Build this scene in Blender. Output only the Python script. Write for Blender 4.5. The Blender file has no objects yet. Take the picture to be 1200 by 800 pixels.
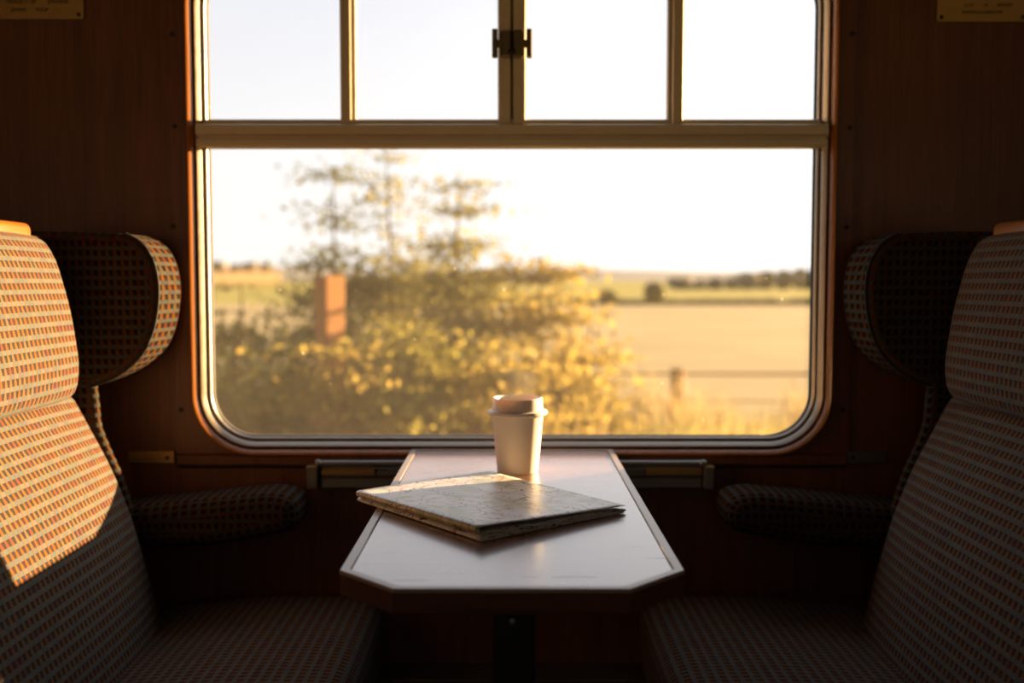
import bpy, math, random
from mathutils import Vector, Matrix, noise
from mathutils.geometry import tessellate_polygon

sc = bpy.context.scene
col = sc.collection
R = random.Random(11)
FPX = 1167.0                       # focal length in pixels of the 1200 px wide frame
PITCH = math.atan(72.0 / FPX)
CAMZ = 1.05
SP, CP = math.sin(PITCH), math.cos(PITCH)

def P(px, py, Y):
    """World point at depth Y that the photograph shows at pixel (px, py)."""
    u = (px - 600.0) / FPX
    v = (400.0 - py) / FPX
    dy, dz = CP + v * SP, -SP + v * CP
    return Vector((u / dy * Y, Y, CAMZ + dz / dy * Y))

def PZ(px, py, z):
    u = (px - 600.0) / FPX
    v = (400.0 - py) / FPX
    dy, dz = CP + v * SP, -SP + v * CP
    Y = (z - CAMZ) / (dz / dy)
    return Vector((u / dy * Y, Y, z))

# ------------------------------------------------------------------ node helpers
class NT:
    def __init__(self, name):
        self.m = bpy.data.materials.new(name)
        self.m.use_nodes = True
        self.t = self.m.node_tree
        self.t.nodes.clear()
        self.out = self.t.nodes.new('ShaderNodeOutputMaterial')
    def n(self, kind, **kw):
        nd = self.t.nodes.new(kind)
        for k, v in kw.items():
            setattr(nd, k, v)
        return nd
    def l(self, a, b):
        self.t.links.new(a, b)
    def put(self, sock, v):
        if hasattr(v, 'is_linked'):
            self.l(v, sock)
        else:
            if isinstance(v, (tuple, list)) and len(v) == 3 and sock.type == 'RGBA':
                v = (*v, 1)
            sock.default_value = v
    def math(self, op, a, b=0.0, c=None):
        nd = self.n('ShaderNodeMath', operation=op)
        self.put(nd.inputs[0], a); self.put(nd.inputs[1], b)
        if c is not None: self.put(nd.inputs[2], c)
        return nd.outputs[0]
    def mix(self, f, a, b, mode='MIX'):
        nd = self.n('ShaderNodeMix', data_type='RGBA', blend_type=mode)
        self.put(nd.inputs[0], f); self.put(nd.inputs[6], a); self.put(nd.inputs[7], b)
        return nd.outputs[2]
    def ramp(self, f, stops, interp='LINEAR'):
        nd = self.n('ShaderNodeValToRGB')
        cr = nd.color_ramp; cr.interpolation = interp
        while len(cr.elements) < len(stops): cr.elements.new(0.5)
        for e, (p, c) in zip(cr.elements, stops):
            e.position = p; e.color = (*c, 1) if len(c) == 3 else c
        self.put(nd.inputs[0], f)
        return nd.outputs[0]
    def noise(self, vec, scale, detail=3.0, rough=0.55, dist=0.0, dims='3D'):
        nd = self.n('ShaderNodeTexNoise', noise_dimensions=dims)
        if vec is not None: self.l(vec, nd.inputs['Vector'])
        nd.inputs['Scale'].default_value = scale; nd.inputs['Detail'].default_value = detail
        nd.inputs['Roughness'].default_value = rough; nd.inputs['Distortion'].default_value = dist
        return nd.outputs[0]
    def mapping(self, vec, scale=(1, 1, 1), loc=(0, 0, 0), rot=(0, 0, 0)):
        nd = self.n('ShaderNodeMapping')
        self.l(vec, nd.inputs[0])
        nd.inputs['Scale'].default_value = scale; nd.inputs['Location'].default_value = loc; nd.inputs['Rotation'].default_value = rot
        return nd.outputs[0]
    def coord(self, which='Object'):
        return self.n('ShaderNodeTexCoord').outputs[which]
    def bump(self, h, strength=0.3, dist=0.01):
        nd = self.n('ShaderNodeBump')
        nd.inputs['Strength'].default_value = strength; nd.inputs['Distance'].default_value = dist
        self.l(h, nd.inputs['Height'])
        return nd.outputs[0]
    def principled(self, color, rough=0.5, metal=0.0, normal=None, **kw):
        nd = self.n('ShaderNodeBsdfPrincipled')
        self.put(nd.inputs['Base Color'], color); self.put(nd.inputs['Roughness'], rough); self.put(nd.inputs['Metallic'], metal)
        if normal is not None: self.l(normal, nd.inputs['Normal'])
        for k, v in kw.items(): self.put(nd.inputs[k.replace('_', ' ')], v)
        self.l(nd.outputs[0], self.out.inputs[0])
        return self.m

def simple(name, color, rough=0.5, metal=0.0, var=0.12, scale=30, **kw):
    t = NT(name)
    nz = t.noise(t.coord(), scale, 4)
    k = t.math('MULTIPLY_ADD', nz, 2 * var, 1 - var)
    c = t.mix(1.0, color, t.ramp(k, [(0, (0, 0, 0)), (1, (1, 1, 1))]), 'MULTIPLY')
    r = t.math('MULTIPLY_ADD', nz, .16, max(.02, rough - .08))
    return t.principled(c, r, metal, **kw)

def wood(name, dark, light, rough=.35, grain='Z', coat=.3, scale=1.0):
    t = NT(name)
    co = t.coord()
    s = {'Z': (38, 38, 1.6), 'X': (1.6, 38, 38), 'Y': (38, 1.6, 38)}[grain]
    m = t.mapping(co, tuple(x * scale for x in s))
    g = t.noise(m, 1.0, 6, .62, .6)
    b = t.noise(co, 2.6, 3)
    f = t.math('MULTIPLY_ADD', b, .55, t.math('MULTIPLY', g, .62))
    c = t.ramp(f, [(.34, dark), (.78, light)])
    fine = t.noise(t.mapping(co, tuple(x * 5 for x in s)), 1.0, 2)
    c = t.mix(.35, c, t.ramp(fine, [(.35, (.35, .3, .28)), (.6, (1, 1, 1))]), 'MULTIPLY')
    return t.principled(c, t.math('MULTIPLY_ADD', g, .15, rough - .07), 0, t.bump(fine, .12, .002), Coat_Weight=coat, Coat_Roughness=.25)

def fabric_material(name, tone=1.0):
    t = NT(name)
    uv = t.coord('UV')
    sep = t.n('ShaderNodeSeparateXYZ'); t.l(uv, sep.inputs[0])
    u = t.math('DIVIDE', sep.outputs[0], .0138)
    v = t.math('DIVIDE', sep.outputs[1], .0178)
    fu, fv = t.math('FRACT', u), t.math('FRACT', v)
    iu, iv = t.math('FLOOR', u), t.math('FLOOR', v)
    cmb = t.n('ShaderNodeCombineXYZ'); t.l(iu, cmb.inputs[0]); t.l(iv, cmb.inputs[1])
    wn = t.n('ShaderNodeTexWhiteNoise', noise_dimensions='2D'); t.l(cmb.outputs[0], wn.inputs['Vector'])
    w = wn.outputs['Value']
    sepc = t.n('ShaderNodeSeparateColor'); t.l(wn.outputs['Color'], sepc.inputs[0])
    w2, w3 = sepc.outputs[1], sepc.outputs[2]
    light = t.ramp(w, [(0, (.130, .120, .100)), (.4, (.092, .110, .102)), (.7, (.142, .122, .096)), (1, (.090, .098, .112))])
    bar = t.ramp(w2, [(0, (.19, .066, .013)), (.3, (.165, .090, .030)), (.55, (.15, .046, .026)), (.68, (.195, .080, .017)), (.95, (.145, .10, .05))], 'CONSTANT')
    dark = t.ramp(w3, [(0, (.022, .022, .030)), (.4, (.048, .024, .018)), (.7, (.024, .027, .021)), (1, (.040, .022, .022))])
    line = t.math('LESS_THAN', fu, .07)
    light = t.mix(t.math('MULTIPLY', line, .55), light, (.035, .03, .028))
    tt = t.math('DIVIDE', t.math('SUBTRACT', fv, .41), .59)
    edge = t.math('MULTIPLY_ADD', tt, -.26, .58)
    isbar = t.math('LESS_THAN', fu, edge)
    low = t.mix(isbar, dark, bar)
    islow = t.math('GREATER_THAN', fv, .41)
    c = t.mix(islow, light, low)
    yarn = t.noise(t.mapping(uv, (900, 900, 1)), 1.0, 2, .7)
    c = t.mix(.55, c, t.ramp(yarn, [(.3, (.45, .45, .45)), (.65, (1.1, 1.1, 1.1))]), 'MULTIPLY')
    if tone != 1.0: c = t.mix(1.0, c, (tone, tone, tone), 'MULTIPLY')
    h = t.math('ADD', t.math('MULTIPLY', yarn, .6), t.math('MULTIPLY', t.math('SUBTRACT', 1, islow), .5))
    return t.principled(c, .92, 0, t.bump(h, .45, .0015), Specular_IOR_Level=.12 if tone == 1 else .0, Sheen_Weight=.08 if tone == 1 else .0, Sheen_Roughness=.5)

def glass_material(name):
    """Thin window glass: passes straight through, reflects at grazing angles, with dust specks and a pale film that veils the view like haze."""
    t = NT(name)
    co = t.coord()
    lw = t.n('ShaderNodeFresnel'); lw.inputs[0].default_value = 1.45
    tr = t.n('ShaderNodeBsdfTransparent'); tr.inputs[0].default_value = (.97, .975, .97, 1)
    gl = t.n('ShaderNodeBsdfGlossy'); gl.inputs['Roughness'].default_value = .02
    m1 = t.n('ShaderNodeMixShader'); t.l(lw.outputs[0], m1.inputs[0]); t.l(tr.outputs[0], m1.inputs[1]); t.l(gl.outputs[0], m1.inputs[2])
    df = t.n('ShaderNodeBsdfTranslucent'); df.inputs[0].default_value = (.8, .78, .74, 1)
    dd = t.n('ShaderNodeBsdfDiffuse'); dd.inputs[0].default_value = (.7, .68, .64, 1)
    ad = t.n('ShaderNodeMixShader'); ad.inputs[0].default_value = .35; t.l(df.outputs[0], ad.inputs[1]); t.l(dd.outputs[0], ad.inputs[2])
    vo = t.n('ShaderNodeTexVoronoi', feature='F1'); t.l(co, vo.inputs['Vector']); vo.inputs['Scale'].default_value = 42
    wnn = t.n('ShaderNodeTexWhiteNoise', noise_dimensions='3D'); t.l(vo.outputs['Position'], wnn.inputs['Vector'])
    size = t.math('MULTIPLY', t.math('POWER', wnn.outputs['Value'], 7), .095)
    speck = t.math('MULTIPLY', t.math('LESS_THAN', vo.outputs['Distance'], size), .5)
    smear = t.noise(t.mapping(co, (60, 60, 2.2)), 1.0, 3, .5)
    streak = t.math('MULTIPLY', t.math('GREATER_THAN', smear, .755), .10)
    film = t.math('MULTIPLY_ADD', t.noise(co, 3.0, 3), .034, .022)  # thin dust film, strengthened to stand in for the haze outside
    f = t.math('MINIMUM', t.math('ADD', t.math('ADD', speck, streak), film), .6)
    m2 = t.n('ShaderNodeMixShader'); t.l(f, m2.inputs[0]); t.l(m1.outputs[0], m2.inputs[1]); t.l(ad.outputs[0], m2.inputs[2])
    t.l(m2.outputs[0], t.out.inputs[0])
    return t.m

def leaf_material(name, c1, c2, trans=.45, scale=3.0):
    t = NT(name)
    co = t.coord()
    n1 = t.noise(co, scale, 3); n2 = t.noise(co, scale * 14, 1)
    f = t.math('MULTIPLY_ADD', n2, .6, t.math('MULTIPLY', n1, .5))
    c = t.ramp(f, [(.32, c1), (.72, c2)])
    d = t.n('ShaderNodeBsdfDiffuse'); t.l(c, d.inputs[0])
    tl = t.n('ShaderNodeBsdfTranslucent'); t.l(c, tl.inputs[0])
    mx = t.n('ShaderNodeMixShader'); mx.inputs[0].default_value = trans
    t.l(d.outputs[0], mx.inputs[1]); t.l(tl.outputs[0], mx.inputs[2]); t.l(mx.outputs[0], t.out.inputs[0])
    return t.m

def ground_material(name, stops, s1=.25, s2=3.0, stretch=1.0):
    t = NT(name)
    co = t.mapping(t.coord(), (1, stretch, 1))
    f = t.math('MULTIPLY_ADD', t.noise(co, s2, 5, .65), .5, t.math('MULTIPLY', t.noise(co, s1, 3), .55))
    return t.principled(t.ramp(f, stops), .95, 0, None, Specular_IOR_Level=.05)

def map_material(name):
    """Printed road map: pale paper, faint green woodland, thin roads."""
    t = NT(name)
    uv = t.coord('UV')
    nz = t.n('ShaderNodeTexNoise', noise_dimensions='2D'); t.l(uv, nz.inputs['Vector']); nz.inputs['Scale'].default_value = 9; nz.inputs['Detail'].default_value = 3
    warp = t.n('ShaderNodeVectorMath', operation='MULTIPLY_ADD'); t.l(nz.outputs['Color'], warp.inputs[0]); warp.inputs[1].default_value = (.16, .16, 0); t.l(uv, warp.inputs[2])
    wv = warp.outputs[0]
    def roads(scale, width, off):
        vo = t.n('ShaderNodeTexVoronoi', feature='DISTANCE_TO_EDGE', voronoi_dimensions='2D')
        t.l(t.mapping(wv, (1, 1, 1), off), vo.inputs['Vector']); vo.inputs['Scale'].default_value = scale
        return t.math('LESS_THAN', vo.outputs['Distance'], width)
    patch = t.noise(uv, 4.2, 2, dims='2D')
    c = t.ramp(patch, [(.36, (.80, .80, .80)), (.48, (.70, .72, .64)), (.56, (.40, .44, .25)), (.72, (.62, .64, .50))])
    band = t.noise(t.mapping(uv, (1, 1, 1), (4, 2, 0)), 2.6, 1, dims='2D')
    c = t.mix(t.ramp(band, [(.52, (0, 0, 0)), (.60, (1, 1, 1))]), c, (.70, .72, .76))
    thin = roads(9.5, .036, (0, 0, 0))
    keep = t.math('GREATER_THAN', t.noise(t.mapping(uv, (1, 1, 1), (7, 3, 0)), 6, 2, dims='2D'), .47)
    c = t.mix(t.math('MULTIPLY', t.math('MULTIPLY', thin, keep), .95), c, (.07, .035, .03))
    c = t.mix(t.math('MULTIPLY', roads(21, .045, (2, 5, 0)), .45), c, (.38, .30, .24))
    c = t.mix(t.math('MULTIPLY', roads(4.6, .015, (1, 3, 0)), .8), c, (.50, .05, .045))
    return t.principled(c, .40, 0, t.bump(t.noise(uv, 5, 2, dims='2D'), .12, .02), Specular_IOR_Level=.6, Coat_Weight=.45, Coat_Roughness=.26)

def table_material(name):
    t = NT(name)
    co = t.coord()
    g = t.noise(t.mapping(co, (1.5, 26, 26)), 1.0, 6, .6, .5)
    c = t.ramp(g, [(.3, (.22, .10, .055)), (.7, (.32, .155, .085))])
    # wear: fine scratches and dull dents of the laminate
    s1 = t.noise(t.mapping(co, (7, 120, 1), (0, 0, 0), (0, 0, .12)), 1.0, 2, .5)
    s2 = t.noise(co, 9, 4)
    mark = t.math('MULTIPLY', t.math('GREATER_THAN', s1, .70), t.math('GREATER_THAN', s2, .52))
    c = t.mix(t.math('MULTIPLY', mark, .7), c, (.04, .016, .01))
    r = t.math('ADD', t.math('MULTIPLY_ADD', t.noise(co, 6, 4), .10, .22), t.math('MULTIPLY', mark, .3))
    return t.principled(c, r, 0, t.bump(t.noise(co, 40, 3), .03, .002), Specular_IOR_Level=.8, Coat_Weight=1.0, Coat_Roughness=.16)

M = {}
M['wall'] = wood('mahogany_wall', (.075, .025, .0105), (.205, .076, .033), .42, coat=.08)
M['wood'] = wood('mahogany_trim', (.078, .024, .009), (.215, .075, .029), .38, coat=.12)
M['rim'] = wood('varnished_rim', (.30, .095, .015), (.46, .17, .03), .24, coat=.6)
M['rail'] = wood('varnished_rail', (.30, .10, .014), (.46, .18, .03), .30, 'Y', coat=.5)
M['apron'] = wood('table_apron_wood', (.065, .022, .009), (.15, .054, .022), .32, 'X')
M['lipping'] = simple('table_lipping', (.36, .27, .21), .34, 0, .15, 60, Coat_Weight=.3)
M['table'] = table_material('table_laminate')
M['fabric'] = fabric_material('moquette')
M['fabric_dark'] = fabric_material('darkened_moquette', .5)  # seat moquette darkened for wings, armrests, side panels and back shells
M['piping'] = simple('dark_piping', (.018, .015, .014), .8)
M['alu'] = simple('weathered_aluminium', (.50, .43, .34), .36, .9, .15, 50)
M['alu_dark'] = simple('bronzed_aluminium', (.66, .58, .42), .45, .35, .15, 45)
M['rubber'] = simple('black_rubber', (.012, .011, .010), .7)
M['brass'] = simple('old_brass', (.55, .37, .14), .38, .9, .2, 60)
M['steel'] = simple('dull_steel', (.30, .29, .27), .42, .9, .2, 60)
M['blackmetal'] = simple('black_painted_metal', (.008, .008, .008), .45)
M['latch'] = simple('tarnished_bronze', (.16, .13, .06), .42, .8, .25, 80)
M['engraved'] = simple('engraved_black', (.02, .012, .006), .7)
M['cup'] = simple('white_paper_cup', (.86, .845, .81), .55, 0, .03, 20)
M['lid'] = simple('white_plastic_lid', (.86, .84, .80), .32, 0, .02, 20, Subsurface_Weight=.05)
M['map'] = map_material('road_map_print')
M['glass'] = glass_material('dusty_veiled_glass')
M['ceiling'] = simple('cream_ceiling_paint', (.45, .40, .32), .6)
M['floor'] = simple('dark_floor', (.03, .022, .018), .7)
M['bark'] = simple('bark', (.10, .065, .035), .9)
M['post'] = simple('sunlit_post', (.42, .33, .22), .9)  # paler copy of the fence post colour, with sunlight put into it
M['darkpost'] = simple('dark_post', (.16, .10, .055), .9)
M['rustpost'] = simple('rust_brown_post', (.40, .19, .06), .85)
M['wire'] = simple('rail_wood', (.42, .30, .17), .8)
M['leaf_olive'] = leaf_material('olive_leaves', (.13, .135, .03), (.36, .33, .08), .55)
M['leaf_dark'] = leaf_material('dark_leaves', (.085, .105, .04), (.21, .22, .08), .5)
M['leaf_gold'] = leaf_material('golden_leaves', (.22, .19, .04), (.46, .36, .10), .55)
M['grass'] = leaf_material('dry_grass', (.34, .27, .12), (.58, .46, .23), .45, 1.2)
M['weed'] = leaf_material('yellow_green_weeds', (.22, .22, .05), (.40, .38, .13), .55, 1.5)
M['tree_far'] = leaf_material('hazed_leaves', (.40, .385, .31), (.54, .51, .41), .42, .6)  # leaf colour paled and greyed to stand in for distance haze
M['hedge_far'] = leaf_material('distant_hedge', (.09, .10, .04), (.18, .17, .07), .15, .6)
M['wheat'] = ground_material('wheat_field', [(.3, (.33, .27, .145)), (.55, (.43, .36, .20)), (.8, (.50, .42, .25))], .05, .6, 3.0)
M['green_field'] = ground_material('green_field', [(.3, (.27, .26, .06)), (.7, (.40, .36, .11))], .02, .2, 2.0)
M['bank'] = ground_material('bank_soil', [(.3, (.20, .15, .06)), (.7, (.42, .31, .12))], .6, 5)
M['hill'] = ground_material('hazed_hills', [(.3, (.30, .30, .28)), (.7, (.40, .39, .34))], .004, .03)  # distance haze put into the grey of the hills
M['orange_field'] = ground_material('stubble_slope', [(.3, (.60, .38, .12)), (.7, (.75, .50, .20))], .01, .1)

# ------------------------------------------------------------------ mesh helpers
class MB:
    def __init__(self):
        self.v, self.f, self.uv = [], [], []
    def add(self, verts, faces, uvs=None):
        b = len(self.v)
        self.v += [tuple(x) for x in verts]
        for i, f in enumerate(faces):
            self.f.append(tuple(b + k for k in f))
            self.uv.append(uvs[i] if uvs else None)
        return self
    def box(self, lo, hi, bevel=0.0):
        x0, y0, z0 = lo; x1, y1, z1 = hi
        b = min(bevel, (x1 - x0) * .45, (y1 - y0) * .45, (z1 - z0) * .45)
        if b <= 0:
            vs = [(x, y, z) for x in (x0, x1) for y in (y0, y1) for z in (z0, z1)]
            fs = [(0, 1, 3, 2), (4, 6, 7, 5), (0, 4, 5, 1), (2, 3, 7, 6), (0, 2, 6, 4), (1, 5, 7, 3)]
            return self.add(vs, fs)
        vs, idx = [], {}
        for sx in (0, 1):
            for sy in (0, 1):
                for sz in (0, 1):
                    for ax in range(3):
                        c = [(x0, x1)[sx], (y0, y1)[sy], (z0, z1)[sz]]
                        for k, s in enumerate((sx, sy, sz)):
                            if k != ax: c[k] += b if s == 0 else -b
                        idx[(sx, sy, sz, ax)] = len(vs); vs.append(tuple(c))
        fs = []
        for ax in range(3):
            o = [k for k in range(3) if k != ax]
            for s in (0, 1):
                q = []
                for a, c in ((0, 0), (1, 0), (1, 1), (0, 1)):
                    k = [0, 0, 0]; k[ax] = s; k[o[0]] = a; k[o[1]] = c
                    q.append(idx[(*k, ax)])
                fs.append(tuple(q))
        for ax in range(3):              # edges along ax
            o = [k for k in range(3) if k != ax]
            for a in (0, 1):
                for c in (0, 1):
                    k0 = [0, 0, 0]; k0[o[0]] = a; k0[o[1]] = c
                    k1 = list(k0); k1[ax] = 1
                    fs.append((idx[(*k0, o[0])], idx[(*k1, o[0])], idx[(*k1, o[1])], idx[(*k0, o[1])]))
        for sx in (0, 1):
            for sy in (0, 1):
                for sz in (0, 1):
                    fs.append((idx[(sx, sy, sz, 0)], idx[(sx, sy, sz, 1)], idx[(sx, sy, sz, 2)]))
        return self.add(vs, fs)
    def tube(self, pts, rad, n=8, closed=False, caps=True):
        pts = [Vector(p) for p in pts]
        N = len(pts); rings = []
        for i, p in enumerate(pts):
            a = pts[(i - 1) % N] if (closed or i > 0) else p
            c = pts[(i + 1) % N] if (closed or i < N - 1) else p
            d = (c - a).normalized()
            up = Vector((0, 0, 1)) if abs(d.z) < .9 else Vector((0, 1, 0))
            s = d.cross(up).normalized(); t = s.cross(d)
            r = rad[i] if isinstance(rad, (list, tuple)) else rad
            rings.append([p + (s * math.cos(k * 2 * math.pi / n) + t * math.sin(k * 2 * math.pi / n)) * r for k in range(n)])
        vs = [v for r in rings for v in r]; fs = []
        for i in range(N if closed else N - 1):
            j = (i + 1) % N
            for k in range(n):
                fs.append((i * n + k, i * n + (k + 1) % n, j * n + (k + 1) % n, j * n + k))
        if caps and not closed:
            fs.append(tuple(range(n - 1, -1, -1))); fs.append(tuple((N - 1) * n + k for k in range(n)))
        return self.add(vs, fs)
    def lathe(self, prof, n=48, origin=(0, 0, 0), axis='Z', cap0=True, cap1=True):
        vs, fs = [], []
        for r, h in prof:
            for k in range(n):
                a = k * 2 * math.pi / n
                p = (r * math.cos(a), r * math.sin(a), h)
                if axis == 'Y': p = (p[0], h, p[1])
                vs.append((p[0] + origin[0], p[1] + origin[1], p[2] + origin[2]))
        for i in range(len(prof) - 1):
            for k in range(n):
                fs.append((i * n + k, i * n + (k + 1) % n, (i + 1) * n + (k + 1) % n, (i + 1) * n + k))
        if cap0: fs.append(tuple(range(n - 1, -1, -1)))
        if cap1: fs.append(tuple((len(prof) - 1) * n + k for k in range(n)))
        return self.add(vs, fs)
    def build(self, name, mat, parent=None, smooth=None, label=None, origin=None):
        me = bpy.data.meshes.new(name)
        o3 = Vector(origin) if origin is not None else Vector((0, 0, 0))
        me.from_pydata([tuple(Vector(v) - o3) for v in self.v], [], self.f)
        if any(u is not None for u in self.uv):
            lay = me.uv_layers.new(name='UVMap')
            i = 0
            for p, u in zip(me.polygons, self.uv):
                for k in range(p.loop_total):
                    lay.data[p.loop_start + k].uv = u[k] if u else (0, 0)
        me.materials.append(mat)
        me.validate(); me.update()
        ob = bpy.data.objects.new(name, me); col.objects.link(ob)
        ob.location = o3
        if parent is not None: ob.parent = parent
        if smooth is not None:
            me.polygons.foreach_set('use_smooth', [True] * len(me.polygons))
            try: me.set_sharp_from_angle(angle=math.radians(smooth))
            except Exception: pass
        if label: ob['label'] = label
        return ob

def fix_normals(ob):
    import bmesh
    bm = bmesh.new(); bm.from_mesh(ob.data); bmesh.ops.recalc_face_normals(bm, faces=bm.faces[:]); bm.to_mesh(ob.data); bm.free()
    return ob

def tag(o, label=None, cat=None, group=None, kind=None):
    for k, v in (('label', label), ('category', cat), ('group', group), ('kind', kind)):
        if v: o[k] = v
    return o

def empty(name, label=None, cat=None, group=None, kind=None):
    o = bpy.data.objects.new(name, None); col.objects.link(o)
    return tag(o, label, cat, group, kind)

def rounded_rect(x0, x1, z0, z1, r, n=14):
    pts = []
    for cx, cz, a0 in ((x1 - r, z1 - r, 0), (x0 + r, z1 - r, 90), (x0 + r, z0 + r, 180), (x1 - r, z0 + r, 270)):
        for k in range(n + 1):
            a = math.radians(a0 + 90 * k / n)
            pts.append((cx + r * math.cos(a), cz + r * math.sin(a)))
    return pts

def plate_with_hole(mb, outer, hole, yf, yb):
    """A panel in the XZ plane from depth yf (room side) to yb, with a hole."""
    tris = tessellate_polygon([[Vector((x, z, 0)) for x, z in outer], [Vector((x, z, 0)) for x, z in hole]])
    pts = list(outer) + list(hole); n = len(pts); no = len(outer)
    vs = [(x, yf, z) for x, z in pts] + [(x, yb, z) for x, z in pts]
    fs = [tuple(t) for t in tris] + [tuple(n + k for k in reversed(t)) for t in tris]
    for i in range(no): fs.append((i, (i + 1) % no, n + (i + 1) % no, n + i))
    nh = len(hole)
    for i in range(nh): fs.append((no + i, n + no + i, n + no + (i + 1) % nh, no + (i + 1) % nh))
    return mb.add(vs, fs)

def sweep_rr(mb, rect, radius, prof, closed_prof=True):
    """Profile (inset, depth) swept round a rounded rectangle."""
    x0, x1, z0, z1 = rect
    rings = [[(x, d[1], z) for x, z in rounded_rect(x0 + d[0], x1 - d[0], z0 + d[0], z1 - d[0], radius - d[0])] for d in prof]
    n = len(rings[0]); m = len(rings)
    vs = [v for r in rings for v in r]; fs = []
    for j in range(m if closed_prof else m - 1):
        k = (j + 1) % m
        for i in range(n):
            fs.append((j * n + i, j * n + (i + 1) % n, k * n + (i + 1) % n, k * n + i))
    return mb.add(vs, fs)

def smooth_poly(pts, closed=True, sub=5):
    """Catmull-Rom through control points."""
    out = []; n = len(pts)
    for i in range(n if closed else n - 1):
        p0, p1, p2, p3 = (Vector(pts[(i + k) % n]) if closed else Vector(pts[min(max(i + k, 0), n - 1)]) for k in (-1, 0, 1, 2))
        for s in range(sub):
            t = s / sub
            out.append(.5 * ((2 * p1) + (-p0 + p2) * t + (2 * p0 - 5 * p1 + 4 * p2 - p3) * t * t + (-p0 + 3 * p1 - 3 * p2 + p3) * t ** 3))
    if not closed: out.append(Vector(pts[-1]))
    return out

def round_corners(pts, radii, n=5):
    """Polygon with its corners rounded."""
    out = []; N = len(pts)
    for i in range(N):
        p = Vector(pts[i]); a = Vector(pts[i - 1]); b = Vector(pts[(i + 1) % N]); r = radii[i] if isinstance(radii, (list, tuple)) else radii
        if r <= 0: out.append(p); continue
        da, db = (a - p), (b - p)
        t = min(r, da.length * .48, db.length * .48)
        s, e = p + da.normalized() * t, p + db.normalized() * t
        for k in range(n + 1):
            q = k / n
            out.append(s * (1 - q) ** 2 + p * 2 * q * (1 - q) + e * q * q)
    return out

def densify(pts, step=.02):
    out = []
    n = len(pts)
    for i in range(n):
        a, b = Vector(pts[i]), Vector(pts[(i + 1) % n])
        k = max(1, int((b - a).length / step))
        for j in range(k): out.append(a.lerp(b, j / k))
    return out

def cushion(mb, poly, y0, y1, r, puff=0.0, step=.03, rn=6, u_off=0.0, us=1.0):
    """Upholstered body: an XZ outline run along Y with both end edges rounded by r. UVs in metres."""
    poly = [Vector(p) for p in poly]
    if sum(poly[i].x * poly[(i + 1) % len(poly)].y - poly[(i + 1) % len(poly)].x * poly[i].y for i in range(len(poly))) < 0: poly.reverse()
    n = len(poly); nrm = []
    for i in range(n):
        d = (poly[(i + 1) % n] - poly[i - 1]).normalized()
        nrm.append(Vector((d.y, -d.x)))
    st = []
    for k in range(rn + 1):
        a = math.pi / 2 * k / rn
        st.append((y0 + r - r * math.cos(a), r - r * math.sin(a)))
    m = max(2, int((y1 - y0 - 2 * r) / step))
    for k in range(1, m): st.append((y0 + r + (y1 - y0 - 2 * r) * k / m, 0))
    for k in range(rn + 1):
        a = math.pi / 2 * k / rn
        st.append((y1 - r + r * math.sin(a), r - r * math.cos(a)))
    per = [0.0]
    for i in range(n): per.append(per[-1] + (poly[(i + 1) % n] - poly[i]).length)
    vs, fs, uvs = [], [], []
    arc = [0.0]
    for a, b in zip(st, st[1:]): arc.append(arc[-1] + math.hypot(b[0] - a[0], b[1] - a[1]))
    for y, d in st:
        tt = (y - y0) / (y1 - y0)
        pf = puff * (1 - (2 * tt - 1) ** 4)
        for p, q in zip(poly, nrm):
            w = p - q * (d - pf)
            vs.append((w.x, y, w.y))
    for j in range(len(st) - 1):
        for i in range(n):
            k = (i + 1) % n
            fs.append((j * n + i, j * n + k, (j + 1) * n + k, (j + 1) * n + i))
            a0, a1, b0, b1 = arc[j] * us + u_off, arc[j + 1] * us + u_off, per[i], per[i + 1]
            uvs.append(((a0, b0), (a0, b1), (a1, b1), (a1, b0)))
    for base, rev in ((0, True), ((len(st) - 1) * n, False)):
        idx = [base + i for i in range(n)]
        if not rev: idx = idx[::-1]
        pl = [Vector((vs[i][0], vs[i][2], 0)) for i in idx]
        for t in tessellate_polygon([pl]):
            f = tuple(idx[k] for k in t)
            fs.append(f); uvs.append(tuple((vs[k][0], vs[k][2]) for k in f))
    mb.add(vs, fs, uvs)
    return mb

# ================================================================== THE COACH INTERIOR
WY = 1.968                 # room face of the window wall
WX0, WX1, WZ0, WZ1 = -.632, .632, .703, 1.700      # outside of the window rim
WR = .122
XL, XR, YN, ZC = -2.6, 2.6, -.75, 2.15

mb = MB(); mb.box((XL, YN, -.05), (XR, WY, 0)); tag(mb.build('floor', M['floor']), 'dark coach floor under the seats and table', kind='structure')
mb = MB(); mb.box((XL, YN, ZC), (XR, WY, ZC + .05)); tag(mb.build('ceiling', M['ceiling']), 'cream painted coach ceiling', kind='structure')
mb = MB()
plate_with_hole(mb, [(XL, 0), (XR, 0), (XR, ZC), (XL, ZC)], rounded_rect(WX0 + .02, WX1 - .02, WZ0 + .02, WZ1 - .02, .10), WY, WY + .022)
tag(fix_normals(mb.build('wall_far', M['wall'])), 'dark mahogany coach wall around the window', kind='structure')
mb = MB()
for wx0, wx1, hx in ((XL, -.95, -1.75), (-.95, .95, 0.0), (.95, XR, 1.75)):
    plate_with_hole(mb, [(wx0, 0), (wx1, 0), (wx1, ZC), (wx0, ZC)], rounded_rect(hx - .62, hx + .62, .72, 1.70, .12), YN - .03, YN)
tag(fix_normals(mb.build('wall_near', M['wall'])), 'mahogany coach wall across the aisle', kind='structure')
for nm, x0, x1 in (('wall_left', XL - .03, XL), ('wall_right', XR, XR + .03)):
    mb = MB(); mb.box((x0, YN, 0), (x1, WY, ZC)); tag(mb.build(nm, M['wall']), 'mahogany end wall of the coach', kind='structure')

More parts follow.
